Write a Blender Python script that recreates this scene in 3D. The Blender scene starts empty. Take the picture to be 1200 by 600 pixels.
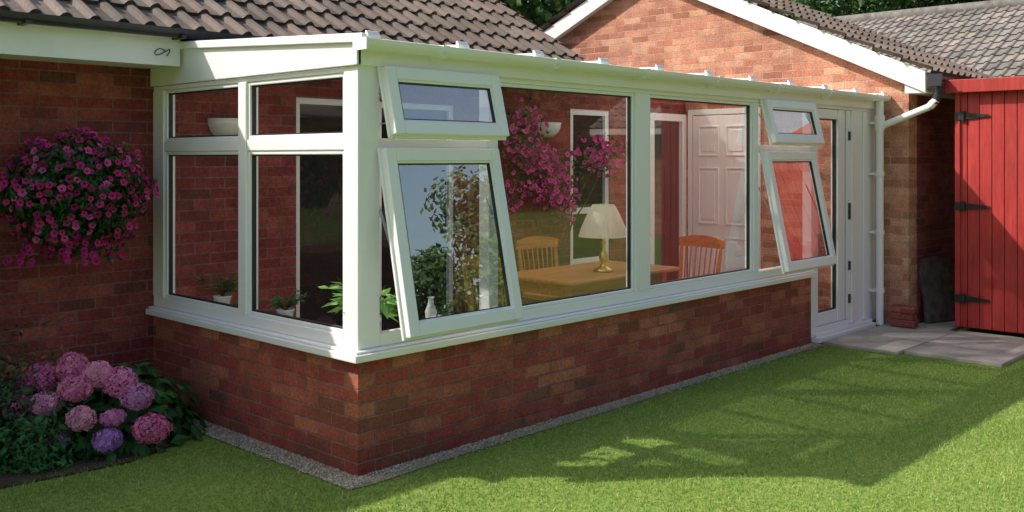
import bpy, bmesh, math, random
import numpy as np
from mathutils import Vector, Matrix
random.seed(7); np.random.seed(7)
R=random.random
def U(a,b): return a+(b-a)*random.random()
scene=bpy.context.scene

# ------------------------------------------------------------ materials
def newmat(name):
    m=bpy.data.materials.new(name); m.use_nodes=True
    nt=m.node_tree; nt.nodes.clear()
    out=nt.nodes.new('ShaderNodeOutputMaterial')
    return m,nt,out
def N(nt,t,**k):
    n=nt.nodes.new(t)
    for a,b in k.items(): setattr(n,a,b)
    return n
def L(nt,a,b): nt.links.new(a,b)
def pos(nt):
    return N(nt,'ShaderNodeNewGeometry').outputs['Position']
def noise(nt,scale,detail=4,vec=None,rough=.55):
    n=N(nt,'ShaderNodeTexNoise'); n.inputs['Scale'].default_value=scale
    n.inputs['Detail'].default_value=detail; n.inputs['Roughness'].default_value=rough
    L(nt,vec if vec is not None else pos(nt),n.inputs['Vector']); return n
def ramp(nt,fac,stops):
    r=N(nt,'ShaderNodeValToRGB'); cr=r.color_ramp
    while len(cr.elements)<len(stops): cr.elements.new(.5)
    for e,(p,c) in zip(cr.elements,stops):
        e.position=p; e.color=(*c,1) if len(c)==3 else c
    L(nt,fac,r.inputs[0]); return r.outputs[0]
def mixc(nt,fac,a,b,mode='MIX'):
    m=N(nt,'ShaderNodeMix',data_type='RGBA',blend_type=mode)
    for s,v in ((m.inputs[0],fac),(m.inputs[6],a),(m.inputs[7],b)):
        if hasattr(v,'links'): L(nt,v,s)
        elif isinstance(v,(int,float)): s.default_value=v
        else: s.default_value=(*v,1)
    return m.outputs[2]
def math_(nt,op,a,b=None):
    m=N(nt,'ShaderNodeMath',operation=op)
    for i,v in enumerate((a,b)):
        if v is None: continue
        if hasattr(v,'links'): L(nt,v,m.inputs[i])
        else: m.inputs[i].default_value=v
    return m.outputs[0]
def bump(nt,h,strength=.4,dist=.01):
    b=N(nt,'ShaderNodeBump'); b.inputs['Strength'].default_value=strength
    b.inputs['Distance'].default_value=dist; L(nt,h,b.inputs['Height']); return b.outputs[0]
def princ(nt,out,col,rough=.6,nor=None,metal=0,spec=None):
    p=N(nt,'ShaderNodeBsdfPrincipled')
    if hasattr(col,'links'): L(nt,col,p.inputs['Base Color'])
    else: p.inputs['Base Color'].default_value=(*col,1)
    if hasattr(rough,'links'): L(nt,rough,p.inputs['Roughness'])
    else: p.inputs['Roughness'].default_value=rough
    p.inputs['Metallic'].default_value=metal
    if spec is not None: p.inputs['Specular IOR Level'].default_value=spec
    if nor is not None: L(nt,nor,p.inputs['Normal'])
    L(nt,p.outputs[0],out.inputs[0]); return p
def simple(name,col,rough=.5,var=.12,scale=6,bumps=0,bscale=60,metal=0,spec=None):
    m,nt,out=newmat(name)
    n=noise(nt,scale)
    c=ramp(nt,n.outputs[0],[(.3,tuple(v*(1-var) for v in col)),(.7,tuple(min(1,v*(1+var)) for v in col))])
    nor=bump(nt,noise(nt,bscale,5).outputs[0],bumps,.01) if bumps else None
    princ(nt,out,c,rough,nor,metal,spec); return m

def brick(name,dark,mid,light,mortar,bumps=.8):
    m,nt,out=newmat(name)
    sp=N(nt,'ShaderNodeSeparateXYZ'); L(nt,pos(nt),sp.inputs[0])
    u=math_(nt,'ADD',sp.outputs[0],sp.outputs[1])
    cb=N(nt,'ShaderNodeCombineXYZ'); L(nt,u,cb.inputs[0]); L(nt,sp.outputs[2],cb.inputs[1])
    wob=noise(nt,9,2)
    wv=N(nt,'ShaderNodeVectorMath',operation='SCALE'); L(nt,wob.outputs[1],wv.inputs[0]); wv.inputs['Scale'].default_value=.008
    ad=N(nt,'ShaderNodeVectorMath',operation='ADD'); L(nt,cb.outputs[0],ad.inputs[0]); L(nt,wv.outputs[0],ad.inputs[1])
    b=N(nt,'ShaderNodeTexBrick'); L(nt,ad.outputs[0],b.inputs['Vector'])
    b.offset=.5; b.squash=1
    for k,v in (('Scale',1),('Mortar Size',.0055),('Mortar Smooth',.35),('Bias',0),('Brick Width',.225),('Row Height',.0735)):
        b.inputs[k].default_value=v
    b.inputs['Color1'].default_value=(0,0,0,1); b.inputs['Color2'].default_value=(1,1,1,1); b.inputs['Mortar'].default_value=(.5,.5,.5,1)
    c=ramp(nt,b.outputs['Color'],[(0,dark),(.25,mid),(.65,tuple(.6*a+.4*bb for a,bb in zip(mid,light))),(1,light)])
    n1=noise(nt,55,5); n2=noise(nt,1.3,4); n3=noise(nt,8,3)
    c=mixc(nt,.6,c,ramp(nt,n1.outputs[0],[(.3,(.4,.38,.38)),(.7,(1.35,1.3,1.3))]),'MULTIPLY')
    c=mixc(nt,.6,c,ramp(nt,n2.outputs[0],[(.35,(.76,.72,.75)),(.65,(1.3,1.32,1.2))]),'MULTIPLY')
    c=mixc(nt,.5,c,ramp(nt,n3.outputs[0],[(.35,(.7,.72,.75)),(.65,(1.2,1.25,1.15))]),'MULTIPLY')
    mm=mixc(nt,.6,mortar,ramp(nt,n1.outputs[0],[(.3,(.5,.5,.5)),(.7,(1.1,1.1,1.1))]),'MULTIPLY')
    mm=mixc(nt,.6,mm,ramp(nt,n3.outputs[0],[(.35,(.55,.5,.5)),(.65,(1.15,1.15,1.15))]),'MULTIPLY')
    c=mixc(nt,b.outputs['Fac'],c,mm)
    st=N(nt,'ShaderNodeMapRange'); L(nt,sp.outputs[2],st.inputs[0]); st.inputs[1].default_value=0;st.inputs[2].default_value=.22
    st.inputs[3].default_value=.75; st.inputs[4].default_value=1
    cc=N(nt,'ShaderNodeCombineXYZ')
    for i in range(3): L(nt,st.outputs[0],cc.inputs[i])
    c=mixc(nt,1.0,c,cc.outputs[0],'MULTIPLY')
    h=math_(nt,'SUBTRACT',math_(nt,'MULTIPLY',n1.outputs[0],.6),math_(nt,'MULTIPLY',b.outputs['Fac'],.9))
    princ(nt,out,c,.85,bump(nt,h,bumps,.012),spec=.25); return m

BR_RED=brick('brick_dark_red',(.15,.052,.048),(.24,.046,.046),(.34,.092,.075),(.28,.155,.14))
BR_DW=brick('brick_rustic_red',(.25,.11,.07),(.38,.075,.066),(.54,.19,.115),(.38,.21,.175),1.0)
BR_OR=brick('brick_orange_red',(.38,.15,.10),(.54,.215,.145),(.70,.37,.26),(.58,.45,.36))
WHITE=simple('white_upvc',(.91,.895,.915),.28,.012,3)
WHITEP=simple('white_paint',(.87,.86,.87),.45,.03,5)
GASK=simple('black_gasket',(.02,.02,.022),.5)
BLACK=simple('black_plastic',(.03,.035,.045),.35)
STEEL=simple('steel',(.5,.5,.5),.3,metal=1)
IRON=simple('black_iron',(.015,.015,.015),.45)
BRASS=simple('brass',(.7,.46,.16),.28,metal=1)
SOIL=simple('soil',(.07,.045,.03),.95,.4,20,.8,40)
STONE=simple('paving_stone',(.42,.385,.33),.9,.28,3.5,.5,70)
GREYST=simple('grey_stone',(.16,.15,.14),.9,.35,9,.6,30)
DKSLAB=simple('dark_slab',(.085,.075,.065),.9,.5,11,.8,25)
TERRA=simple('floor_tile',(.46,.34,.24),.45,.15,4)
POTW=simple('white_ceramic',(.8,.8,.78),.25,.02)
BARK=simple('bark',(.09,.065,.045),.95,.35,12,.8,25)

def colmat(name,rough=.55,transl=.3,spec=.3,bumps=0,bsc=40,nvar=.0):
    m,nt,out=newmat(name)
    a=N(nt,'ShaderNodeVertexColor',layer_name='Col').outputs[0]
    if nvar:
        a=mixc(nt,nvar,a,ramp(nt,noise(nt,3.5,6).outputs[0],[(.3,(.5,.5,.5)),(.7,(1.5,1.48,1.4))]),'MULTIPLY')
    p=princ(nt,out,a,rough,bump(nt,noise(nt,bsc,5).outputs[0],bumps,.01) if bumps else None,spec=spec)
    if transl:
        t=N(nt,'ShaderNodeBsdfTranslucent'); L(nt,a,t.inputs[0])
        mx=N(nt,'ShaderNodeMixShader'); mx.inputs[0].default_value=transl
        L(nt,p.outputs[0],mx.inputs[1]); L(nt,t.outputs[0],mx.inputs[2]); L(nt,mx.outputs[0],out.inputs[0])
    return m
LEAF=colmat('foliage'); PETAL=colmat('petals',.7,.3,.15); TILE=colmat('concrete_roof_tile',.8,0,.3,.6,50,.5)
GRASSM=colmat('grass_blades',.6,.35,.25); PEB=colmat('pebbles',.85,0)

def wood(name,a,b,rough=.35):
    m,nt,out=newmat(name)
    mp=N(nt,'ShaderNodeMapping'); mp.inputs['Scale'].default_value=(2,28,28)
    L(nt,pos(nt),mp.inputs[0])
    n=noise(nt,1.2,6,mp.outputs[0],.6)
    princ(nt,out,ramp(nt,n.outputs[0],[(.3,a),(.7,b)]),rough); return m
WOOD=wood('varnished_pine',(.44,.14,.045),(.68,.28,.10))
WOODY=wood('golden_pine',(.62,.33,.08),(.8,.5,.17))

def redpaint():
    m,nt,out=newmat('red_painted_boards')
    mp=N(nt,'ShaderNodeMapping'); mp.inputs['Scale'].default_value=(14,14,1.2); L(nt,pos(nt),mp.inputs[0])
    n=noise(nt,3,6,mp.outputs[0],.65)
    n2=noise(nt,2.2,4)
    c=ramp(nt,n.outputs[0],[(.3,(.35,.026,.025)),(.7,(.50,.052,.047))])
    c=mixc(nt,.6,c,ramp(nt,n2.outputs[0],[(.35,(.68,.68,.68)),(.7,(1.2,1.2,1.2))]),'MULTIPLY')
    princ(nt,out,c,.5,bump(nt,n.outputs[0],.35,.006),spec=.35); return m
REDP=redpaint()

def glassmat(name,tint=(.93,.955,.94),f0=.095):
    m,nt,out=newmat(name)
    t=N(nt,'ShaderNodeBsdfTransparent'); t.inputs[0].default_value=(*tint,1)
    g=N(nt,'ShaderNodeBsdfGlossy'); g.inputs['Roughness'].default_value=.004
    g.inputs[0].default_value=(.97,.98,1,1)
    lw=N(nt,'ShaderNodeLayerWeight'); lw.inputs[0].default_value=.5
    f=math_(nt,'ADD',math_(nt,'MULTIPLY',math_(nt,'POWER',lw.outputs['Facing'],3.8),1-f0),f0)
    wn=noise(nt,1.1,1)
    L(nt,bump(nt,wn.outputs[0],.04,.03),g.inputs['Normal'])
    mx=N(nt,'ShaderNodeMixShader'); L(nt,f,mx.inputs[0]); L(nt,t.outputs[0],mx.inputs[1]); L(nt,g.outputs[0],mx.inputs[2])
    L(nt,mx.outputs[0],out.inputs[0]); return m
GLASS=glassmat('window_glass')
VGLASS=glassmat('vent_glass',(.78,.82,.82),.40)
def darkglass():
    m,nt,out=newmat('dark_glass'); princ(nt,out,(.02,.022,.022),.03,spec=.6); return m
DGLASS=darkglass()
def polycarb():
    m,nt,out=newmat('polycarbonate_sheet')
    t=N(nt,'ShaderNodeBsdfTransparent'); t.inputs[0].default_value=(.98,.96,.92,1)
    tr=N(nt,'ShaderNodeBsdfTranslucent'); tr.inputs[0].default_value=(.92,.89,.83,1)
    d=N(nt,'ShaderNodeBsdfGlossy'); d.inputs[1].default_value=.2; d.inputs[0].default_value=(.6,.6,.6,1)
    m1=N(nt,'ShaderNodeMixShader'); m1.inputs[0].default_value=.24; L(nt,tr.outputs[0],m1.inputs[1]); L(nt,t.outputs[0],m1.inputs[2])
    m2=N(nt,'ShaderNodeMixShader'); m2.inputs[0].default_value=.05; L(nt,m1.outputs[0],m2.inputs[1]); L(nt,d.outputs[0],m2.inputs[2])
    L(nt,m2.outputs[0],out.inputs[0]); return m
POLY=polycarb()
def shade():
    m,nt,out=newmat('lampshade_fabric')
    p=princ(nt,out,(.84,.8,.7),.8)
    tr=N(nt,'ShaderNodeBsdfTranslucent'); tr.inputs[0].default_value=(.87,.8,.68,1)
    mx=N(nt,'ShaderNodeMixShader'); mx.inputs[0].default_value=.4; L(nt,p.outputs[0],mx.inputs[1]); L(nt,tr.outputs[0],mx.inputs[2]); L(nt,mx.outputs[0],out.inputs[0]); return m
SHADE=shade()
def lawnmat():
    m,nt,out=newmat('lawn_ground')
    n=noise(nt,30,6); n2=noise(nt,1.6,5)
    c=ramp(nt,n.outputs[0],[(.3,(.11,.21,.04)),(.7,(.29,.36,.09))])
    c=mixc(nt,.6,c,ramp(nt,n2.outputs[0],[(.35,(.8,.9,.75)),(.7,(1.25,1.12,1.0))]),'MULTIPLY')
    princ(nt,out,c,.95,bump(nt,n.outputs[0],.6,.02),spec=.1); return m
LAWN=lawnmat()
GRAV=simple('gravel',(.42,.35,.27),.95,.3,60,.9,120)

# ------------------------------------------------------------ builders
class B:
    def __init__(s): s.V=[];s.F=[];s.C=[]
    def add(s,vs,fs,col=(1,1,1),M=None):
        o=len(s.V)
        for v in vs:
            v=Vector(v)
            if M is not None: v=M@v
            s.V.append(v[:])
        for i,f in enumerate(fs):
            s.F.append([o+j for j in f]); s.C.append(col[i] if isinstance(col,list) else col)
        return s
    def box(s,x0,x1,y0,y1,z0,z1,M=None,col=(1,1,1)):
        vs=[(x,y,z) for z in (z0,z1) for y in (y0,y1) for x in (x0,x1)]
        s.add(vs,[(0,2,3,1),(4,5,7,6),(0,1,5,4),(2,6,7,3),(0,4,6,2),(1,3,7,5)],col,M); return s
    def prism(s,poly,axis,a,b,M=None,col=(1,1,1)):
        def mk(p,t): return {'x':(t,p[0],p[1]),'y':(p[0],t,p[1]),'z':(p[0],p[1],t)}[axis]
        n=len(poly); vs=[mk(p,a) for p in poly]+[mk(p,b) for p in poly]
        fs=[tuple(range(n)),tuple(range(2*n-1,n-1,-1))]+[(i,i+n,(i+1)%n+n,(i+1)%n) for i in range(n)]
        s.add(vs,fs,col,M); return s
    def cyl(s,p,q,r0,r1=None,n=10,cap=True,col=(1,1,1)):
        r1=r0 if r1 is None else r1
        p=Vector(p);q=Vector(q);d=(q-p).normalized()
        a=d.orthogonal().normalized(); b=d.cross(a)
        vs=[]
        for c,r in((p,r0),(q,r1)):
            for i in range(n):
                t=2*math.pi*i/n; vs.append(c+(a*math.cos(t)+b*math.sin(t))*r)
        fs=[(i,(i+1)%n,(i+1)%n+n,i+n) for i in range(n)]
        if cap: fs+=[tuple(range(n-1,-1,-1)),tuple(range(n,2*n))]
        s.add(vs,fs,col); return s
    def tube(s,pts,rs,n=8,col=(1,1,1)):
        for i in range(len(pts)-1): s.cyl(pts[i],pts[i+1],rs[i],rs[i+1],n,True,col)
        return s
    def lathe(s,prof,c,n=24,a0=0,a1=2*math.pi,wave=None,col=(1,1,1)):
        full=abs(a1-a0-2*math.pi)<1e-6; m=n if full else n+1
        vs=[]
        for r,z in prof:
            for i in range(m):
                t=a0+(a1-a0)*i/n; rr=r*(wave(t) if wave else 1)
                vs.append((c[0]+rr*math.cos(t),c[1]+rr*math.sin(t),c[2]+z))
        fs=[]
        for k in range(len(prof)-1):
            for i in range(n):
                j=(i+1)%m
                fs.append((k*m+i,k*m+j,(k+1)*m+j,(k+1)*m+i))
        s.add(vs,fs,col); return s
    def build(s,name,mat,parent=None,smooth=False,bevel=0,col=False,fixn=True):
        me=bpy.data.meshes.new(name); me.from_pydata(s.V,[],s.F); me.update()
        if fixn:
            bm=bmesh.new(); bm.from_mesh(me); bmesh.ops.recalc_face_normals(bm,faces=bm.faces); bm.to_mesh(me); bm.free()
        if col:
            ca=me.color_attributes.new(name='Col',type='FLOAT_COLOR',domain='CORNER')
            arr=[]
            for f,c in zip(s.F,s.C): arr.extend([c[0],c[1],c[2],1]*len(f))
            ca.data.foreach_set('color',arr)
        if smooth: me.polygons.foreach_set('use_smooth',[True]*len(me.polygons))
        me.materials.append(mat)
        o=bpy.data.objects.new(name,me); scene.collection.objects.link(o)
        if parent: o.parent=parent
        if bevel:
            md=o.modifiers.new('bev','BEVEL'); md.width=bevel; md.segments=2; md.limit_method='ANGLE'; md.angle_limit=math.radians(40)
        return o
def empty(name,loc=(0,0,0)):
    e=bpy.data.objects.new(name,None); scene.collection.objects.link(e); e.empty_display_size=.1; return e

# ------------------------------------------------------------ ground
B().add([(-150,-150,0),(150,-150,0),(150,150,0),(-150,150,0)],[(0,1,2,3)]).build('lawn',LAWN)
gs=B()
def sheet(b,pts,z): b.add([(x,y,z) for x,y in pts],[tuple(range(len(pts)))])
sheet(gs,[(-.14,2.15),(-.15,1.2),(-.14,.4),(-.15,-.12),(-.02,-.14),(.6,-.11),(1.8,-.12),(3.2,-.10),(4.86,-.11),(4.86,.02),(.02,.02),(.02,2.15)],.006)
gs.build('gravel_strip',GRAV)
pb=B()
for i in range(5200):
    if R()<.35: x,y=U(-.15,-.005),U(-.13,2.1)
    else: x,y=U(-.14,4.86),-.003-abs(random.gauss(0,.05))
    if y>-.005 and x>-.005: continue
    r=U(.004,.009); g=U(.22,.62); c=(g,g*U(.82,.93),g*U(.6,.8))
    pb.add([(x-r,y,.008),(x,y-r,.008+r*.2),(x+r*1.1,y,.008),(x,y+r,.009),(x,y,.008+r),(x,y,.004)],[(0,1,4),(1,2,4),(2,3,4),(3,0,4)],c)
pb.build('gravel_pebbles',PEB,col=True)
sb=B(); sheet(sb,[(-6,2.17),(-6,1.15),(-1.4,1.12),(-.7,1.05),(-.3,1.2),(-.17,1.35),(-.17,2.17)],.010); sb.build('flower_bed_soil',SOIL)

# grass blades
NB=380000
xs=np.random.uniform(-2.4,7.4,NB); ys=np.random.uniform(-3.6,1.3,NB)
edge=-.085+.022*np.sin(xs*9)+.018*np.sin(xs*23+1)+np.random.uniform(-.02,.03,NB)
edx=-.13+.02*np.sin(ys*11)+np.random.uniform(-.02,.03,NB)
keep=~(((xs>edx)&(ys>edge)&(xs<6.3)))
keep&=~((xs>4.9)&(xs<6.4)&(ys>-1.5)); keep&=~((xs>6.2)&(ys>-2.4))
keep&=~((xs<-.1)&(ys>1.10+.05*np.sin(xs*5)))
xs=xs[keep];ys=ys[keep];n=len(xs)
h=np.random.uniform(.007,.022,n)*(1+.3*np.sin(xs*3.1+ys*2)*np.sin(ys*4.3)); a=np.random.uniform(0,2*np.pi,n); w=np.random.uniform(.0014,.003,n)
lean=np.random.uniform(.003,.018,n); la=np.random.uniform(0,2*np.pi,n)
co=np.zeros((n,3,3),dtype=np.float32)
co[:,0]=np.stack([xs-w*np.cos(a),ys-w*np.sin(a),np.zeros(n)],1)
co[:,1]=np.stack([xs+w*np.cos(a),ys+w*np.sin(a),np.zeros(n)],1)
co[:,2]=np.stack([xs+lean*np.cos(la),ys+lean*np.sin(la),h],1)
me=bpy.data.meshes.new('grass'); me.vertices.add(3*n); me.vertices.foreach_set('co',co.ravel())
me.loops.add(3*n); me.loops.foreach_set('vertex_index',np.arange(3*n,dtype=np.int32))
me.polygons.add(n); me.polygons.foreach_set('loop_start',np.arange(0,3*n,3,dtype=np.int32)); me.polygons.foreach_set('loop_total',np.full(n,3,dtype=np.int32))
me.update(calc_edges=True)
t=np.random.rand(n)[:,None]; patch=(.5+.3*np.sin(xs*1.7+np.sin(ys*2.3)*1.5)*np.cos(ys*1.9+xs*.6)+.2*np.sin(xs*5.3+ys*3.7)*np.sin(ys*6.1-xs*2.2))[:,None]
c1=np.array([.17,.39,.07]); c2=np.array([.50,.59,.15]); dry=np.array([.70,.66,.32])
col=c1*(1-t)+c2*t; col=col*(.84+.32*patch)
dm=(np.random.rand(n)<.06+.10*patch[:,0]); col[dm]=dry
ca=me.color_attributes.new(name='Col',type='FLOAT_COLOR',domain='POINT')
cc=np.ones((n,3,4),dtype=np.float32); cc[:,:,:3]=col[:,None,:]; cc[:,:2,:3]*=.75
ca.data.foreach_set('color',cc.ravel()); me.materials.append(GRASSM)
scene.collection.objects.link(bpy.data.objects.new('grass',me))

# paving
pv=B()
for (x0,x1,y0,y1) in [(4.86,5.52,-.74,-.1),(5.535,6.18,-.74,-.1),(4.95,5.56,-1.5,-.755),(5.575,6.24,-1.5,-.755),(6.22,7.9,-.66,-.33)]:
    pv.box(x0,x1,y0,y1,.0,U(.028,.034))
pv.build('paving_slabs',STONE,bevel=.006)

# ------------------------------------------------------------ tiled roof
def tile_roof(name,o,u,v,W,Ln,parent,base=(.17,.132,.112),per=.165,course=.3):
    o=Vector(o);u=Vector(u).normalized();v=Vector(v).normalized();nn=u.cross(v)
    if nn.z<0: nn=-nn
    ncol=int(W/per*8)+1; ncs=int(math.ceil(Ln/course)); b=B()
    prof=[.034*max(0,math.cos(2*math.pi*((i%8)/8)))**.8 for i in range(ncol)]
    V=[];F=[];C=[]; tc={}
    for r in range(ncs):
        for q,(vv,hh) in enumerate(((r*course,0.0),(r*course,.028),(min(Ln,(r+1)*course+.01),.003))):
            for i in range(ncol):
                jit=.003*math.sin(i*.11+r*2.1)
                pt=o+u*(i*W/(ncol-1))+v*(vv+jit)+nn*(hh+prof[i]*(1 if q else 0))
                V.append(pt[:])
        bs=r*3*ncol
        for i in range(ncol-1):
            k=(r,(i+(8 if r%2 else 0))//16)
            if k not in tc:
                g=U(.78,1.22); tc[k]=(base[0]*g*U(.95,1.08),base[1]*g,base[2]*g*U(.95,1.05))
            c=tc[k]
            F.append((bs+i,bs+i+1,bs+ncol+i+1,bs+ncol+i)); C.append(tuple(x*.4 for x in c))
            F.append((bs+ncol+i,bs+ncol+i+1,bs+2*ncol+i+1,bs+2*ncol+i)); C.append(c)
    b.V=V;b.F=F;b.C=C
    return b.build(name,TILE,parent,smooth=False,col=True,fixn=False)

house=empty('brick_house')
XW=-6.0
w=B()
y0,y1=2.175,2.40
w.box(XW,1.1,y0,y1,0,2.36).box(1.1,2.7,y0,y1,2.05,2.36).box(2.7,4.22,y0,y1,0,2.36).box(4.22,4.84,y0,y1,0,.55).box(4.22,4.84,y0,y1,2.08,2.36).box(4.84,5.5,y0,y1,0,2.36).box(5.5,6.2,y0,y1,2.08,2.36)
w.box(XW,XW+.2,2.40,9.2,0,2.36).box(XW+.2,4.0,9.0,9.2,0,2.36)
w.prism([(2.4,0),(9.0,0),(9.0,2.4),(5.75,4.45),(2.4,2.42)],'x',3.85,4.0)
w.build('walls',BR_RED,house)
g=B()
def rz(y): return 2.235+.458*(y+.42)
yap=2.70
g.prism([(-.30,0),(5.7,0),(5.7,rz(-.3)+.1),(yap,rz(yap)+.1),(-.30,rz(-.3)+.1)],'x',6.2,6.4)
g.build('gable_wall',BR_OR,house)
g=B(); g.box(6.4,8.0,-.30,-.1,0,2.28); g.box(7.8,8.0,-.1,5.7,0,2.28); g.build('wing_wall',BR_RED,house)
s=.6; ln=math.hypot(1,s)
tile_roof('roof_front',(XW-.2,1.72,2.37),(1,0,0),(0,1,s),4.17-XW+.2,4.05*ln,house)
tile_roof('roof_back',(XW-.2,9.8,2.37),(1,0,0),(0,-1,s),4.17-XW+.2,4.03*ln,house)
g=B()
g.prism([(1.74,2.33),(5.77,2.33+s*4.03),(5.77,2.30+s*4.03),(1.74,2.30)],'x',XW-.15,4.14); g.build('roof_underlay',BLACK,house)
g=B(); g.box(XW,4.1,5.6,5.9,4.74,4.82); g.build('ridge_tiles',GREYST,house,bevel=.05)
g=B(); g.box(4.0,6.2,2.2,8,2.37,2.44); g.build('flat_roof',GREYST,house)
s2=.458; l2=math.hypot(1,s2)
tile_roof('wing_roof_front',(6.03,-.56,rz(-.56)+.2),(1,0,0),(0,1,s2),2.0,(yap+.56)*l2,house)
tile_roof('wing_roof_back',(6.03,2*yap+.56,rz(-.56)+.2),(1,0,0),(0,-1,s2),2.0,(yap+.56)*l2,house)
g=B()
yl=-.50; yr=2*yap+.5
g.prism([(yl,rz(yl)),(yap,rz(yap)),(yr,rz(yl)),(yr,rz(yl)+.19),(yap,rz(yap)+.19),(yl,rz(yl)+.19)],'x',6.08,6.105)
g.prism([(yl+.0,rz(yl)+.02),(yap,rz(yap)+.02),(yr,rz(yl)+.02),(yr,rz(yl)+.04),(yap,rz(yap)+.04),(yl,rz(yl)+.04)],'x',6.107,6.2)
g.prism([(yl,rz(yl)-.0),(yl+.2,rz(yl)-.0),(yl+.2,rz(yl)+.19),(yl,rz(yl)+.19)],'x',6.107,7.98)
g.build('bargeboards',WHITEP,house,bevel=.004)
g=B(); g.cyl((6.12,yap,rz(yap)+.22),(8.0,yap,rz(yap)+.22),.11,n=12); g.build('wing_ridge',GREYST,house,smooth=True)

def halfpipe(b,x0,x1,yc,zc,r,t=.006,n=10):
    o=[(yc+r*math.cos(math.pi+math.pi*i/n),zc+r*math.sin(math.pi+math.pi*i/n)) for i in range(n+1)]
    i_=[(yc+(r-t)*math.cos(math.pi+math.pi*i/n),zc+(r-t)*math.sin(math.pi+math.pi*i/n)) for i in range(n,-1,-1)]
    p=o+i_; m=len(p); vs=[(x0,a,c) for a,c in p]+[(x1,a,c) for a,c in p]
    fs=[(i,(i+1)%m,(i+1)%m+m,i+m) for i in range(m)]
    for k in range(n): 
        fs.append((k,k+1,m-2-k,m-1-k)); fs.append((m+k,m+k+1,2*m-2-k,2*m-1-k))
    b.add(vs,fs)
g=B(); halfpipe(g,XW-.2,4.15,1.66,2.385,.055)
for x in np.arange(-5.5,4,.9): g.box(x,x+.03,1.60,1.74,2.325,2.345)
halfpipe(g,6.05,8.0,-.60,rz(-.56)+.16,.055)
g.box(6.03,6.06,-.66,-.54,rz(-.56)+.08,rz(-.56)+.19)
g.cyl((6.14,-.60,2.32),(6.14,-.60,2.2),.034,n=12)
g.cyl((6.14,-.60,2.2),(6.14,-.56,2.1),.036,n=12)
g.build('gutters',BLACK,house)
g=B(); g.box(XW-.2,-.045,1.73,1.755,2.165,2.345); g.box(XW-.2,-.045,1.757,2.173,2.18,2.195)
g.build('fascia_and_soffit',WHITEP,house)
g=B(); g.box(-.03,4.15,1.755,1.775,2.33,2.36); g.build('eaves_board',BLACK,house)
g=B()
pts=[(-.20+.05*math.cos(t)*(1-t/14)+.018*t/2,1.722,2.245+.02*math.sin(t*1.3)) for t in np.linspace(0,9,26)]
g.tube(pts,[.003]*26,5); g.build('fascia_ornament',IRON,house)
def frame(b,a0,a1,z0,z1,d0,d1,w,axis='y',M=None,wb=None):
    wb=w if wb is None else wb
    def bx(p0,p1,q0,q1):
        if axis=='y': b.box(p0,p1,d0,d1,q0,q1,M)
        else: b.box(d0,d1,p0,p1,q0,q1,M)
    bx(a0,a0+w,z0,z1); bx(a1-w,a1,z0,z1); bx(a0+w,a1-w,z1-w,z1); bx(a0+w,a1-w,z0,z0+wb)
g=B()
frame(g,1.1,2.7,0.02,2.05,2.2,2.27,.05); g.box(1.87,1.92,2.2,2.27,.09,2.0)
frame(g,4.22,4.84,.55,2.08,2.19,2.26,.06); g.box(4.28,4.78,2.19,2.26,1.05,1.11)
frame(g,5.5,6.19,.02,2.08,2.15,2.24,.08)
g.build('window_frames',WHITEP,house,bevel=.004)
g=B(); g.box(1.15,2.65,2.235,2.245,.06,2.01); g.box(4.27,4.79,2.225,2.235,.6,2.04); g.box(5.56,6.15,2.2,2.21,.08,2.02); g.build('window_panes',DGLASS,house)
d=B(); frame(d,1.24,2.12,0.05,2.13,6.165,6.199,.06,'x'); d.box(6.16,6.199,1.31,2.05,.05,2.06)
for (a,b_) in ((1.38,1.64),(1.72,1.98)):
    for (z0,z1) in ((.2,.75),(.88,1.5),(1.62,1.95)):
        frame(d,a,b_,z0,z1,6.148,6.162,.02,'x'); d.box(6.15,6.162,a+.05,b_-.05,z0+.05,z1-.05)
d.build('interior_door',WHITEP,house,bevel=.004)

# ------------------------------------------------------------ conservatory
con=empty('conservatory')
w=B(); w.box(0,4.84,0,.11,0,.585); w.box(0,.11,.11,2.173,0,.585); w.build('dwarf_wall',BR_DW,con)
w=B(); w.box(.11,6.19,.11,2.17,.0,.05); w.build('floor',TERRA,con)
f=B()
f.box(-.055,4.86,-.055,.16,.585,.622); f.box(-.055,.16,.161,2.172,.585,.622)
f.box(-.035,4.86,-.035,.14,.623,.636); f.box(-.035,.14,.141,2.172,.623,.636)
f.box(.14,4.84,.0,.075,.637,.70); f.box(.0,.075,.12,2.172,.637,.70)
f.box(0,.14,0,.12,.637,2.13)
for a,b_ in ((.925,.99),(2.32,2.485),(3.875,3.95)): f.box(a,b_,-.004,.08,.70,2.035)
f.box(4.84,4.925,-.004,.08,.05,2.035)
for a,b_ in ((1.04,1.125),(2.03,2.172)): f.box(-.004,.08,a,b_,.70,2.035)
f.box(.14,6.18,.0,.08,2.035,2.13); f.box(.0,.08,.12,2.172,2.035,2.062)
f.box(.14,.925,.002,.07,1.645,1.70); f.box(3.95,4.84,.002,.07,1.645,1.70)
f.box(.002,.07,.12,1.04,1.64,1.705); f.box(.002,.07,1.125,2.03,1.64,1.705)
def bead(a0,a1,z0,z1,axis='y'): frame(f,a0,a1,z0,z1,.010,.06,.022,axis)
bead(.99,2.32,.70,2.035); bead(2.485,3.875,.70,2.035)
for a,b_ in ((.12,1.04),(1.125,2.03)):
    bead(a,b_,.70,1.64,'x'); bead(a,b_,1.705,2.035,'x')
f.box(5.62,5.93,.0,.08,.05,2.035); f.box(5.94,6.18,.004,.07,.05,2.035)
f.box(5.60,5.70,-.022,-.001,.09,2.03); f.box(5.86,5.93,-.016,-.001,.09,2.03)
f.box(4.86,6.0,-.075,.1,.012,.055); f.box(4.86,6.0,-.04,.1,.056,.085)
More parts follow.
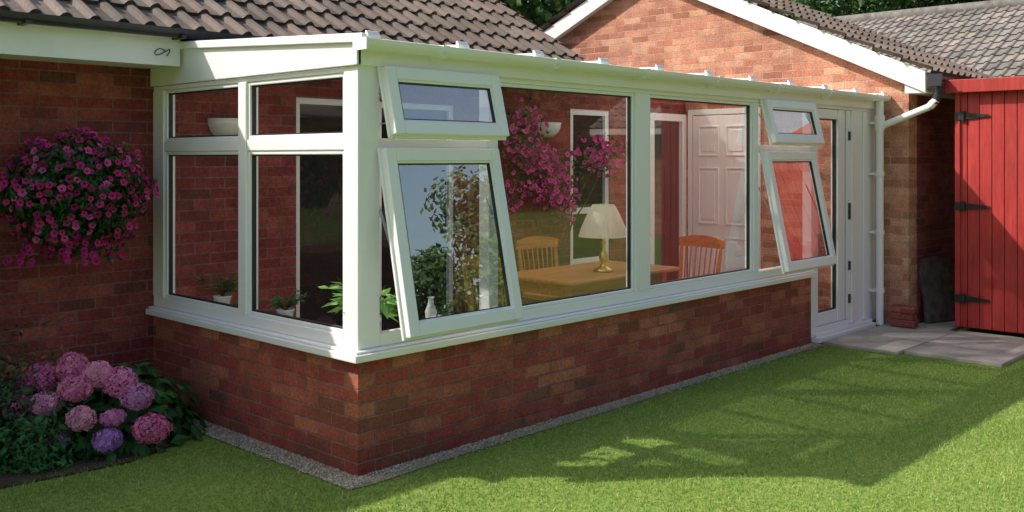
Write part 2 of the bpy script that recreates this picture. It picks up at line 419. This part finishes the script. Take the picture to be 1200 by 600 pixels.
f.box(4.925,5.62,.0,.08,.086,.13)
f.build('window_frame',WHITE,con,bevel=.005)
f=B()
def rt(y): return 2.195+.058*y
f.prism([(-.03,2.064),(2.172,2.064),(2.172,rt(2.172)),(-.03,rt(-.03))],'x',-.022,-.001)
f.prism([(-.09,rt(-.09)-.02),(2.172,rt(2.172)-.02),(2.172,rt(2.172)+.025),(-.09,rt(-.09)+.025)],'x',-.045,.02)
f.box(-.03,6.18,-.03,-.001,2.064,2.175)
f.build('eaves_fascia',WHITE,con,bevel=.004)
f=B(); halfpipe(f,-.05,6.2,-.085,2.185,.052)
f.box(-.056,-.046,-.14,-.03,2.13,2.19)
for x in np.arange(.45,6.1,.9): 
    f.prism([(-.142,2.19),(-.142,2.16),(-.115,2.128),(-.085,2.122),(-.032,2.122),(-.032,2.10),(-.031,2.19)],'x',x,x+.045)
f.build('gutter',WHITE,con)
f=B()
xb=np.linspace(.02,6.14,11)
for x in xb:
    f.prism([(-.08,rt(-.08)+.009),(2.15,rt(2.15)+.009),(2.15,rt(2.15)+.02),(-.08,rt(-.08)+.02)],'x',x-.025,x+.025)
    f.prism([(-.105,rt(0)-.01),(-.081,rt(0)-.01),(-.081,rt(0)+.034),(-.09,rt(0)+.034),(-.105,rt(0)+.015)],'x',x-.04,x+.04)
    f.prism([(.0,rt(0)-.04),(2.15,rt(2.15)-.04),(2.15,rt(2.15)-.004),(.0,rt(0)-.004)],'x',x-.022,x+.022)
f.build('roof_bars',WHITE,con,bevel=.004)
f=B()
f.add([(0,-.07,rt(-.07)+.006),(6.16,-.07,rt(-.07)+.006),(6.16,2.15,rt(2.15)+.006),(0,2.15,rt(2.15)+.006)],[(0,1,2,3)])
f.build('roof_sheets',POLY,con)
gk=B(); gl=B()
def pane(a0,a1,z0,z1,axis='y',d=.035):
    frame(gk,a0-.002,a1+.002,z0-.002,z1+.002,d-.012,d+.012,.010,axis)
    if axis=='y': gl.add([(a0,d,z0),(a1,d,z0),(a1,d,z1),(a0,d,z1)],[(0,1,2,3)])
    else: gl.add([(d,a0,z0),(d,a1,z0),(d,a1,z1),(d,a0,z1)],[(0,1,2,3)])
pane(1.012,2.298,.722,2.013); pane(2.507,3.853,.722,2.013)
for a,b_ in ((.142,1.018),(1.147,2.008)):
    pane(a,b_,.722,1.618,'x'); pane(a,b_,1.727,2.013,'x')
gk.build('glazing_gaskets',GASK,con); gl.build('glass_panes',GLASS,con)
def sash(x0,x1,zt,zb,ang,nm,vg):
    M=Matrix.Translation((x0,-.012,zt))@Matrix.Rotation(-ang,4,'X')
    W=x1-x0;H=zt-zb; e=empty(nm); e.parent=con
    b=B(); frame(b,0,W,-H,0,-.052,0,.066,'y',M); frame(b,-.012,W+.012,-H-.012,.012,-.012,.006,.03,'y',M)
    frame(b,.058,W-.058,-H+.058,-.058,-.040,-.01,.020,'y',M)
    b.box(W/2-.06,W/2+.06,.008,.022,-H+.02,-H+.045,M)
    b.box(W/2-.012,W/2+.012,.022,.034,-H+.02,-H+.045,M).box(W/2-.012,W/2+.1,.034,.046,-H+.022,-H+.043,M)
    b.build('sash_frame',WHITE,e,bevel=.005)
    k=B(); frame(k,.074,W-.074,-H+.074,-.074,-.036,-.016,.009,'y',M); k.build('gasket',GASK,e)
    q=B(); q.add([(.078,-.026,-H+.078),(W-.078,-.026,-H+.078),(W-.078,-.026,-.078),(.078,-.026,-.078)],[(0,1,2,3)],M=M); q.build('glass',vg,e)
    a=B()
    for xx in (.015,W-.015):
        p=M@Vector((xx,.0,-H*.62)); q=Vector((x0+xx,.02,zt-H*.28)); r=Vector((x0+xx,.01,zt-H*.8))
        a.box(-.008,.008,-.001,.002,0,1,Matrix.Translation(q)@((p-q).to_track_quat('Z','Y').to_matrix().to_4x4())@Matrix.Scale((p-q).length,4,(0,0,1)))
        p2=M@Vector((xx,.0,-H*.8))
        a.box(-.008,.008,-.001,.002,0,1,Matrix.Translation(r)@((p2-r).to_track_quat('Z','Y').to_matrix().to_4x4())@Matrix.Scale((p2-r).length,4,(0,0,1)))
    a.build('stay_arms',STEEL,e)
A=math.radians(11.8)
for x0,x1 in ((.125,.945),(3.965,4.80)):
    sash(x0,x1,2.055,1.70,math.radians(14),'top_vent',VGLASS); sash(x0,x1,1.64,.685,A,'casement_sash',VGLASS)
e=empty('entrance_door'); e.parent=con
b=B(); z0,z1=.135,2.03
b.box(4.93,4.985,.005,.07,z0,z1).box(5.36,5.50,.0,.07,z0,z1).box(4.985,5.36,.005,.07,z1-.085,z1).box(4.985,5.36,.005,.07,z0,z0+.11)
b.box(5.52,5.595,-.008,.06,z0,z1)
b.build('door_leaf',WHITE,e,bevel=.005)
b=B()
for z in (.32,.62,1.08,1.15,1.80): b.cyl((5.555,-.018,z-.04),(5.555,-.018,z+.04),.011,n=10)
b.build('hinges',BLACK,e)
b=B(); frame(b,4.983,5.362,z0+.108,z1-.083,.02,.05,.012); b.box(5.501,5.519,.01,.05,z0,z1); b.build('gasket',GASK,e)
b=B(); b.add([(4.985,.035,z0+.11),(5.36,.035,z0+.11),(5.36,.035,z1-.085),(4.985,.035,z1-.085)],[(0,1,2,3)]); b.build('glass',GLASS,e)
b=B(); b.cyl((6.06,-.085,2.14),(6.06,-.085,.03),.034,n=16)
for z in (.35,.9,1.45,1.93): b.cyl((6.06,-.085,z-.02),(6.06,-.085,z+.02),.042,n=16); b.box(6.0,6.12,-.05,-.0,z-.012,z+.012)
b.cyl((6.06,-.085,2.0),(6.06,-.085,1.86),.045,n=16)
b.cyl((6.065,-.10,1.90),(6.13,-.52,2.07),.032,n=14); b.cyl((6.13,-.52,2.07),(6.14,-.575,2.13),.036,n=14)
b.build('downpipe',WHITE,con,smooth=False)

# ------------------------------------------------------------ shed
shed=empty('garden_shed')
b=B()
ys_=np.arange(-.70,-2.45,-.105)
for i,y in enumerate(ys_): b.box(6.27+U(0,.003),6.295,y-.101,y,.06,2.2)
for x in np.arange(6.30,8.2,.145): b.box(x,x+.141,-.715,-.698,.06,2.2)
b.box(6.25,6.275,-.745,-.70,.06,2.2)
b.build('boards',REDP,shed,bevel=.005)
b=B(); b.box(6.297,8.25,-2.43,-.716,.05,2.19); b.build('shed_body',simple('dark_red_core',(.12,.015,.012),.8),shed)
b=B(); b.box(6.19,8.35,-2.55,-.64,2.2,2.225); b.box(6.18,6.205,-2.56,-.63,2.19,2.31); b.box(6.205,8.36,-.65,-.63,2.19,2.31); b.box(6.205,8.34,-2.54,-.655,2.226,2.295)
b.build('shed_roof',REDP,shed,bevel=.005)
b=B()
for z in (.32,1.16,1.98):
    b.prism([(-.72,z-.022),(-.72,z+.022),(-.80,z+.028),(-.99,z+.010),(-1.0,z),(-.99,z-.010),(-.80,z-.028)],'x',6.255,6.268)
    b.cyl((6.252,-.775,z-.045),(6.252,-.775,z+.045),.016,n=10)
    b.box(6.24,6.249,-.77,-.70,z-.035,z+.035)
    for yy in(-.83,-.9,-.96): b.cyl((6.255,yy,z),(6.248,yy,z),.009,n=8)
b.build('strap_hinges',IRON,shed)

b=B(); 
M=Matrix.Translation((6.62,-.47,.034))@Matrix.Rotation(-.35,4,'Z')@Matrix.Rotation(math.radians(-13),4,'X')
b.prism([(-.24,0),(.20,0),(.215,.25),(.17,.44),(.19,.58),(.02,.63),(-.16,.60),(-.22,.46),(-.20,.22)],'y',-.022,.022,M)
b.build('stone_slab',DKSLAB,bevel=.006)
b=B(); 
b.box(6.02,6.13,-.42,-.20,.035,.10).box(6.03,6.14,-.40,-.19,.101,.165).box(6.02,6.12,-.42,-.2,.166,.23); b.build('brick_stack',BR_DW,bevel=.008)

# ------------------------------------------------------------ vegetation helpers
def rv():
    while True:
        v=Vector((U(-1,1),U(-1,1),U(-1,1)))
        if .05<v.length<1: return v.normalized()
def leaf(b,p,n,t,s,col,asp=.5):
    n=n.normalized(); t=(t-n*t.dot(n)); 
    if t.length<1e-3: t=n.orthogonal()
    t.normalize(); q=n.cross(t)
    b.add([p,p+t*s*.45+q*s*asp*.5-n*s*.05,p+t*s-n*s*.15,p+t*s*.45-q*s*asp*.5-n*s*.05,p+t*s*.45+n*s*.06],[(0,1,4),(1,2,4),(2,3,4),(3,0,4)],[col,tuple(c*1.08 for c in col),tuple(c*.9 for c in col),col])
def petunia(b,p,n,r,col):
    n=n.normalized(); t=n.orthogonal().normalized(); q=n.cross(t); ph=U(0,6)
    dk=(col[0]*.25,col[1]*.3,col[2]*.35)
    inn=[];out=[]
    for i in range(10):
        a=ph+i*math.pi/5; d=t*math.cos(a)+q*math.sin(a)
        inn.append(p+d*r*.26-n*r*.12); out.append(p+d*r*(1 if i%2 else .84)+n*r*(.12 if i%2 else .2)+rv()*r*.06)
    vs=inn+out+[p-n*r*.4]
    fs=[(i,(i+1)%10,10+(i+1)%10,10+i) for i in range(10)]+[(i,(i+1)%10,20) for i in range(10)]
    b.add(vs,fs,[tuple(c*U(.85,1.15) for c in col) for i in range(10)]+[dk]*10)

e=empty('hanging_flower_basket'); c=Vector((-.66,1.84,1.39)); rad=Vector((.42,.28,.335))
pl=B(); lf=B()
def lump(d): return 1+.13*math.sin(d.x*7+1)*math.cos(d.z*6)+.06*math.sin(d.x*13+d.z*9)
def inside(d): return Vector((d.x*rad.x,d.y*rad.y,d.z*rad.z))
placed=[]
for i in range(9000):
    d=rv()
    if d.y>.45: continue
    p=c+inside(d)*(lump(d)+U(-.08,.08))
    if p.y>2.14: continue
    if all((p-q).length>.042 for q in placed):
        placed.append(p)
        if R()<.22: continue
        nn=(d+rv()*.6+Vector((-.2,-.4,.15))).normalized()
        k=R(); col=(.55,.045,.22) if k<.6 else ((.70,.10,.36) if k<.85 else (.34,.02,.15))
        petunia(pl,p,nn,U(.018,.028),col)
    if len(placed)>480: break
for i in range(5200):
    d=rv(); p=c+inside(d)*U(.6,1.05)*lump(d)
    if p.y>2.16: continue
    g=U(.5,1.4); leaf(lf,p,d+rv()*.8,rv(),U(.03,.055),(.035*g,.10*g,.028*g))
for i in range(20):
    p=c+Vector((U(-.38,.38),U(-.2,.05),-.25)); 
    for k in range(10):
        p=p+Vector((U(-.012,.012),U(-.01,.01),-.013)); leaf(lf,p,rv(),rv(),.035,(.04,.1,.03))
        if R()<.2: petunia(pl,p+Vector((0,-.02,0)),Vector((U(-.5,.3),-1,.2)),.022,(.5,.035,.2))
pl.build('petunia_flowers',PETAL,e,col=True,fixn=False); lf.build('leaves',LEAF,e,col=True,fixn=False)
b=B(); b.lathe([(.02,-.2),(.12,-.17),(.19,-.08),(.21,0)],(c.x,1.93,c.z-.02),20); b.cyl((c.x,2.17,c.z+.1),(c.x,1.93,c.z+.16),.008); b.cyl((c.x,1.93,c.z+.16),(c.x,1.93,c.z),.004)
b.build('basket',IRON,e)

e=empty('hydrangea_bush'); rr=Vector((.690,-.724,0)); dd=Vector((.724,.690,0)); hc=Vector((-.52,1.58,0))
fl=B(); lf=B(); st=B()
heads=[(-.13,.46,.27),(.03,.43,.32),(-.31,.40,.25),(-.19,.30,.46),(-.37,.26,.36),(.02,.24,.52),(.25,.31,.34),(.34,.15,.38),(.15,.12,.50),(-.29,.07,.48),(.14,.38,.30),(-.06,.37,.40),(-.10,.12,.52),(.17,.23,.47),(-.44,.34,.15),(-.22,.19,.5)]
cols=[(.86,.26,.50),(.88,.36,.58),(.78,.20,.46),(.84,.32,.58),(.74,.22,.50),(.86,.36,.56),(.66,.26,.58),(.80,.20,.44),(.52,.24,.66),(.62,.26,.62),(.84,.26,.54),(.84,.28,.5),(.52,.24,.62),(.74,.26,.55),(.72,.2,.48),(.70,.24,.56)]
for (a,z,tt),hcx in zip(heads,cols):
    p=hc+rr*a-dd*tt*.95+Vector((0,0,z)); rad_=U(.074,.095)
    if (a,z) in ((-.29,.07),(-.10,.12),(.17,.23),(-.22,.19)): rad_=.056
    st.cyl(hc+Vector((U(-.05,.05),U(-.05,.05),.02)),p,.006,.004,6)
    ax=Vector((U(.85,1.1),U(.85,1.1),U(.7,.9)))
    for i in range(175):
        k=(i+.5)/175; ph=i*2.39996; zz=1-2*k; s_=math.sqrt(1-zz*zz); n=Vector((s_*math.cos(ph),s_*math.sin(ph),zz))
        n2=(n+rv()*.45).normalized(); q=p+Vector((n.x*ax.x,n.y*ax.y,n.z*ax.z))*rad_*U(.86,1.08)
        t=n2.orthogonal().normalized(); t=Matrix.Rotation(U(0,3),3,n2)@t; u=n2.cross(t); sz=U(.010,.0145)
        g=U(.8,1.15); cb=(min(.9,hcx[0]*g),min(.8,hcx[1]*g*U(.8,1.3)),min(.85,hcx[2]*g))
        for j in range(4):
            m=Matrix.Rotation(j*math.pi/2,3,n2); a1=m@t; b1=m@u
            fl.add([q,q+a1*sz*.9+b1*sz*.5+n2*.002,q+a1*sz*1.1+n2*.003,q+a1*sz*.6-b1*sz*.55+n2*.001],[(0,1,2,3)],cb)
for i in range(1100):
    d=rv(); d.z=abs(d.z); p=hc+Vector((d.x*.5,d.y*.46,d.z*.42+.0))*U(.5,1.0); p.z=max(.03,p.z)
    if p.y>2.12 or p.x>-.03: continue
    g=U(.5,1.4); leaf(lf,p,(d+Vector((0,0,.6))+rv()*.5),d+rv()*.6,U(.07,.12),(.04*g,.14*g,.035*g),.62)
fl.build('flower_heads',PETAL,e,col=True,fixn=False); lf.build('leaves',LEAF,e,col=True,fixn=False); st.build('stems',BARK,e)

def shrub(name,c,rx,ry,h,nl,ls,colr,tips=None):
    e=empty(name); lf=B(); st=B()
    for i in range(26):
        a=U(0,6.28); q=Vector((c[0]+rx*.8*math.cos(a)*R(),c[1]+ry*.8*math.sin(a)*R(),h*U(.6,.95))); st.cyl((c[0]+U(-.04,.04),c[1]+U(-.04,.04),0),q,.006,.002,5)
    for i in range(nl):
        d=rv(); d.z=abs(d.z)*1; k=U(.35,1.05)*(1+.18*math.sin(d.x*6+d.y*5))
        p=Vector((c[0]+d.x*rx*k,c[1]+d.y*ry*k,max(.02,d.z*h*k)))
        if p.y>2.15: continue
        g=U(.5,1.4); cc=colr
        if tips and p.z>h*.7 and R()<.5: cc=tips
        leaf(lf,p,d+rv()*.8,d+rv(),ls*U(.6,1.2),tuple(x*g for x in cc))
    lf.build('leaves',LEAF,e,col=True,fixn=False); st.build('stems',BARK,e)
shrub('garden_shrub',(-1.02,1.72),.36,.34,.60,2600,.045,(.05,.11,.04),(.2,.13,.06))
shrub('garden_shrub',(-1.02,1.36),.25,.22,.30,1300,.05,(.05,.17,.045))
shrub('garden_shrub',(-1.8,1.7),.5,.35,.6,2600,.05,(.05,.12,.035))

e=empty('pink_flower_reflection_standin'); fl=B(); lf=B(); st=B()  # plant added indoors, standing in for pink flowers reflected in the panes
def cl(c,r,nf,nlv):
    for i in range(nf):
        d=rv(); k=U(.3,1.05); p=Vector((c[0]+d.x*r[0]*k,c[1]+d.y*r[1]*k,c[2]+d.z*r[2]*k))
        if p.y>2.15: continue
        g=U(.75,1.3); petunia(fl,p,Vector((-.5,-1,.2))+rv()*.7,U(.018,.03),(.72*g,.12*g,.36*g))
    for i in range(nlv):
        d=rv(); k=U(.2,1.1); p=Vector((c[0]+d.x*r[0]*k,c[1]+d.y*r[1]*k,c[2]+d.z*r[2]*k))
        if p.y>2.15: continue
        g=U(.5,1.4); leaf(lf,p,rv(),rv(),U(.03,.055),(.06*g,.15*g,.035*g))
cl((3.35,1.98,1.78),(.28,.14,.33),100,320); cl((3.72,1.98,1.42),(.36,.14,.30),190,300); cl((3.95,2.0,1.15),(.16,.12,.2),45,90); cl((4.55,1.98,1.62),(.46,.13,.22),150,220); cl((3.25,2.0,1.3),(.15,.1,.4),30,120)
for k in range(5):
    pts=[Vector((3.6+U(-.04,.04),1.95,.3))]
    tgt=Vector((U(3.2,4.6),2.02,U(1.3,1.9)))
    for i in range(1,7): pts.append(pts[0].lerp(tgt,i/6)+Vector((U(-.05,.05),0,.1*math.sin(i/6*3.1))))
    st.tube(pts,[.011-.0012*i for i in range(7)],6)
fl.build('flowers',PETAL,e,col=True,fixn=False); lf.build('leaves',LEAF,e,col=True,fixn=False); st.build('stems',BARK,e)
b=B(); b.lathe([(0.001,0),(.13,0),(.17,.28),(.185,.28),(.185,.31),(.16,.31),(.15,.27),(.001,.27)],(3.6,1.93,.05),24); b.build('pot',simple('terracotta',(.4,.15,.07),.8),e,smooth=True)

def potted(c,r,h,nl,ll,col,wide=.5):
    e=empty('potted_plant'); b=B(); b.lathe([(.001,0),(r*.72,0),(r,h),(r*1.06,h),(r*1.06,h+.008),(r*.9,h+.008),(r*.85,h-.01),(.001,h-.01)],c,20); b.build('pot',POTW,e,smooth=True)
    lf=B()
    for i in range(nl):
        a=U(0,6.28); up=U(.5,1.6); d=Vector((math.cos(a)*wide*2,math.sin(a)*wide*2,up)).normalized()
        s=Vector((c[0],c[1],c[2]+h)); ln_=ll*U(.4,1)
        q=s+d*ln_; g=U(.6,1.4)
        lf.cyl(s,q,.0022,.0015,4,col=(.04,.1,.02))
        for k in range(3): leaf(lf,s.lerp(q,U(.5,1)),Vector((0,0,1))+rv()*.5,d+rv()*.6,U(.35,.55)*ll*.7,tuple(x*g for x in col),.42)
    lf.build('leaves',LEAF,e,col=True,fixn=False)
b=B(); b.box(.08,.26,.12,2.17,.637,.655); b.box(.26,4.8,.08,.2,.637,.655); b.build('inner_sill',WHITE,con,bevel=.004)
potted((.17,1.60,.656),.055,.075,34,.18,(.07,.16,.04),.35)
potted((.17,.90,.656),.05,.065,26,.15,(.07,.18,.045),.5)
potted((.27,.24,.656),.055,.07,34,.30,(.2,.42,.09),.6)
potted((.72,.15,.656),.035,.05,12,.13,(.1,.22,.06),.4)
b=B(); b.lathe([(.001,0),(.025,0),(.018,.02),(.03,.05),(.034,.09),(.018,.13),(.014,.16),(.022,.17)],(.62,.15,.656),18); b.build('white_vase',POTW,smooth=True)

# ------------------------------------------------------------ furniture
def chair(loc,rot,mat):
    e=empty('wooden_chair'); M=Matrix.Translation((loc[0],loc[1],.05))@Matrix.Rotation(rot,4,'Z')
    b=B()
    def T(p): return M@Vector(p)
    seat=[(-.21,-.20),(.21,-.20),(.23,-.05),(.21,.17),(.14,.21),(-.14,.21),(-.21,.17),(-.23,-.05)]
    b.prism(seat,'z',.42,.455,M)
    for sx in(-1,1):
        for sy in(-1,1):
            p=[T((sx*(.16+.04*k),sy*(.14+.04*k),.42*(1-k))) for k in (0,.2,.35,.5,.8,1)]
            b.tube(p,[.014,.021,.016,.022,.018,.013],8)
        b.cyl(T((sx*.178,-.17,.2)),T((sx*.178,.17,.2)),.010)
    b.cyl(T((-.178,0,.2)),T((.178,0,.2)),.010)
    for sx in(-1,1): b.tube([T((sx*.18,.17,.45)),T((sx*.195,.20,.6)),T((sx*.205,.235,.85))],[.015,.018,.012],8)
    for i in range(-3,4): b.cyl(T((i*.048,.18,.45)),T((i*.054,.235+.0,.82)),.007,.007,6)
    n=12
    for i in range(n):
        a=-.23+.46*i/n; c_=-.23+.46*(i+1)/n
        def yy(x): return .25-.35*x*x
        def tz(x): return .90-.6*x*x
        vs=[T((x,yy(x)+o,z)) for x in (a,c_) for o in(-.011,.011) for z in (.80,tz(x))]
        b.add(vs,[(0,1,3,2),(4,6,7,5),(0,4,5,1),(2,3,7,6),(1,5,7,3),(0,2,6,4)])
    b.build('frame',mat,e)
chair((3.80,.60),math.radians(-95),WOOD)
chair((2.98,1.28),math.radians(-6),WOOD)
chair((1.84,.72),math.radians(88),WOODY)
t=empty('dining_table'); b=B()
b.box(2.1,3.42,.38,1.1,.72,.75); b.build('table_top',WOOD,t,bevel=.01)
b=B(); b.box(2.18,3.34,.48,.50,.63,.719).box(2.18,3.34,1.02,1.04,.63,.719).box(2.18,2.20,.501,1.019,.63,.719).box(3.32,3.34,.501,1.019,.63,.719)
for x in(2.19,3.33):
    for y in(.49,1.03): b.lathe([(.02,.05),(.028,.1),(.022,.15),(.035,.3),(.038,.45),(.025,.55),(.035,.6),(.035,.719)],(x,y,0),12)
b.build('legs',WOOD,t)
l=empty('table_lamp'); c=(2.76,.62,.751)
b=B(); b.lathe([(.001,0),(.075,0),(.078,.012),(.05,.025),(.025,.04),(.018,.06),(.03,.085),(.036,.11),(.025,.14),(.014,.16),(.012,.2),(.02,.215),(.01,.23),(.008,.33),(.001,.33)],c,24); b.build('base',BRASS,l,smooth=True)
b=B(); b.lathe([(.186,.26),(.168,.32),(.14,.385),(.110,.45),(.082,.50)],c,96,wave=lambda t:1+.012*math.sin(t*32)); b.build('shade',SHADE,l,smooth=True)
b=B(); b.cyl((c[0]-.08,c[1],c[2]+.495),(c[0]+.08,c[1],c[2]+.495),.003,n=6).cyl((c[0],c[1],c[2]+.32),(c[0],c[1],c[2]+.52),.004,n=6); b.build('harp',BRASS,l)
def walllamp(x,z):
    e=empty('wall_lamp'); b=B(); 
    b.lathe([(.02,-.11),(.07,-.10),(.115,-.06),(.135,-.01),(.14,.03),(.132,.03),(.11,-.05),(.02,-.10)],(x,2.165,z),24,math.pi,2*math.pi); b.build('bowl',POTW,e,smooth=True)
    b=B(); b.box(x-.05,x+.05,2.155,2.172,z-.1,z+.02); b.build('back_plate',POTW,e)
walllamp(.52,1.84); walllamp(3.86,1.90)

# ------------------------------------------------------------ neighbour house
nb=empty('neighbour_house')
s3=.52; l3=math.hypot(1,s3)
tile_roof('roof',(13.0,-9,2.2),(0,1,0),(1,0,s3),22,4.6*l3,nb,base=(.24,.215,.20),per=.2,course=.32)
tile_roof('roof_back',(22.2,-9,2.2),(0,1,0),(-1,0,s3),22,4.6*l3,nb,base=(.24,.215,.20),per=.3,course=.35)
b=B(); b.box(13.4,21.8,-8.8,12.8,0,2.3); b.prism([(13.4,2.3),(21.8,2.3),(17.6,4.5)],'y',-8.8,12.8); b.build('walls',BR_OR,nb)
b=B(); b.cyl((17.6,-9,4.6),(17.6,13,4.6),.13,n=12); b.build('ridge_tiles',GREYST,nb,smooth=True)
b=B(); b.box(13.0,13.06,-9,13,2.08,2.2); b.build('fascia',WHITEP,nb)

# ------------------------------------------------------------ trees
def tree_mesh(seed,h=8,nl=7500,ls=.26,col=(.07,.15,.035)):
    random.seed(seed); b=B(); t=B()
    top=Vector((U(-.3,.3),U(-.3,.3),h*.55)); t.tube([Vector((0,0,0)),Vector((.05,0,h*.25)),top],[.24,.18,.1],8)
    cl_=[]
    for i in range(16):
        a=i*2.4; rr_=U(.8,2.6); z=h*U(.35,.9); q=Vector((math.cos(a)*rr_,math.sin(a)*rr_,z)); cl_.append((q,U(.8,1.5)))
        s_=Vector((.03,0,h*U(.2,.5))); t.tube([s_,s_.lerp(q,.5)+Vector((0,0,.2)),q],[.09,.05,.02],6)
    cl_.append((Vector((0,0,h*.85)),1.5))
    for i in range(nl):
        q,r=random.choice(cl_); d=rv(); k=r*U(.55,1.08)
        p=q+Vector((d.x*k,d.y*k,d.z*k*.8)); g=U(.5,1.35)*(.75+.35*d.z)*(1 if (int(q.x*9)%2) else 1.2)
        leaf(b,p,d+rv()*.7,rv(),ls*U(.6,1.2),tuple(x*max(.25,g) for x in col),.7)
    a=b.build('tmp',LEAF,col=True,fixn=False); c=t.build('tmp2',BARK)
    ma,mc=a.data,c.data; bpy.data.objects.remove(a); bpy.data.objects.remove(c); return ma,mc
tm=[tree_mesh(1),tree_mesh(5,9,8000,.28,(.08,.13,.03)),tree_mesh(11,7,7000,.24,(.055,.13,.04))]
def tree(x,y,s,k,name='garden_tree'):
    e=empty(name); e.location=(x,y,0); e.scale=(s,s,s); e.rotation_euler=(0,0,U(0,6))
    for m,nn in zip(tm[k%3],('crown','trunk')):
        o=bpy.data.objects.new(nn,m); scene.collection.objects.link(o); o.parent=e
tl=[(16.5,15.2,1.15),(19.5,18.5,1.3),(13,16,1.0),(26,17,1.2),(30,15.5,1.25),(33,12.0,1.2),(35,8.5,1.25),(37,4.5,1.2),(38,.5,1.25),(28,11,1.05),(31,7,1.05),(36,13,1.4),
    (-4,-26,1.0),(6,-25,.9),(12.5,-17,.95),(16.5,-15.5,.85),(21,-17.5,1.0),(27,-20,.95),(35,-22,1.05),(43,-20,1.1)]
for i,(x,y,s_) in enumerate(tl): tree(x,y,s_,i)
random.seed(3)
hd=empty('hedge'); b=B(); b.box(-14,46,-18.2,-17.6,0,1.6); b.build('core',simple('hedge_core',(.02,.05,.015),.9),hd)
b=B()
for i in range(20000):
    x=U(-14,46); f_=R()
    if f_<.75: p=Vector((x,-17.55+U(-.12,.12)+.1*math.sin(x*2),U(0,1.8))); n=Vector((0,1,.2))
    else: p=Vector((x,U(-18.3,-17.5),1.65+U(-.1,.15)+.08*math.sin(x*3))); n=Vector((0,.2,1))
    g=U(.5,1.4); leaf(b,p,n+rv()*.8,rv(),U(.09,.17),(.06*g,.15*g,.035*g),.6)
b.build('leaves',LEAF,hd,col=True,fixn=False)

# ------------------------------------------------------------ light, sky, camera
el=math.radians(41.5); az=math.radians(-43.8)
wd=bpy.data.worlds.new('World'); scene.world=wd; wd.use_nodes=True; nt=wd.node_tree
bg=nt.nodes.get('Background') or nt.nodes.new('ShaderNodeBackground')
sk=nt.nodes.new('ShaderNodeTexSky'); sk.sky_type='NISHITA'; sk.sun_disc=False; sk.sun_elevation=el; sk.sun_rotation=az%(2*math.pi)
sk.air_density=1.7; sk.dust_density=4; sk.ozone_density=2.0
nt.links.new(sk.outputs[0],bg.inputs[0]); bg.inputs[1].default_value=.15
sl=bpy.data.lights.new('sun','SUN'); sl.energy=5; sl.angle=math.radians(.6); sl.color=(1,.95,.86)
so=bpy.data.objects.new('sun',sl); scene.collection.objects.link(so)
sd=Vector((math.sin(az)*math.cos(el),math.cos(az)*math.cos(el),math.sin(el)))
so.rotation_euler=sd.to_track_quat('Z','Y').to_euler(); so.location=(0,0,12)
cd=bpy.data.cameras.new('camera'); cd.lens=34.32; cd.sensor_width=36; cd.shift_y=-115/1200; cd.clip_end=500; cd.clip_start=.05
co_=bpy.data.objects.new('camera',cd); scene.collection.objects.link(co_); co_.location=(-3.003,-3.923,1.6)
co_.rotation_euler=(math.radians(90),0,math.radians(-46.4)); scene.camera=co_
scene.view_settings.view_transform='Standard'; scene.view_settings.look='None'; scene.view_settings.exposure=0
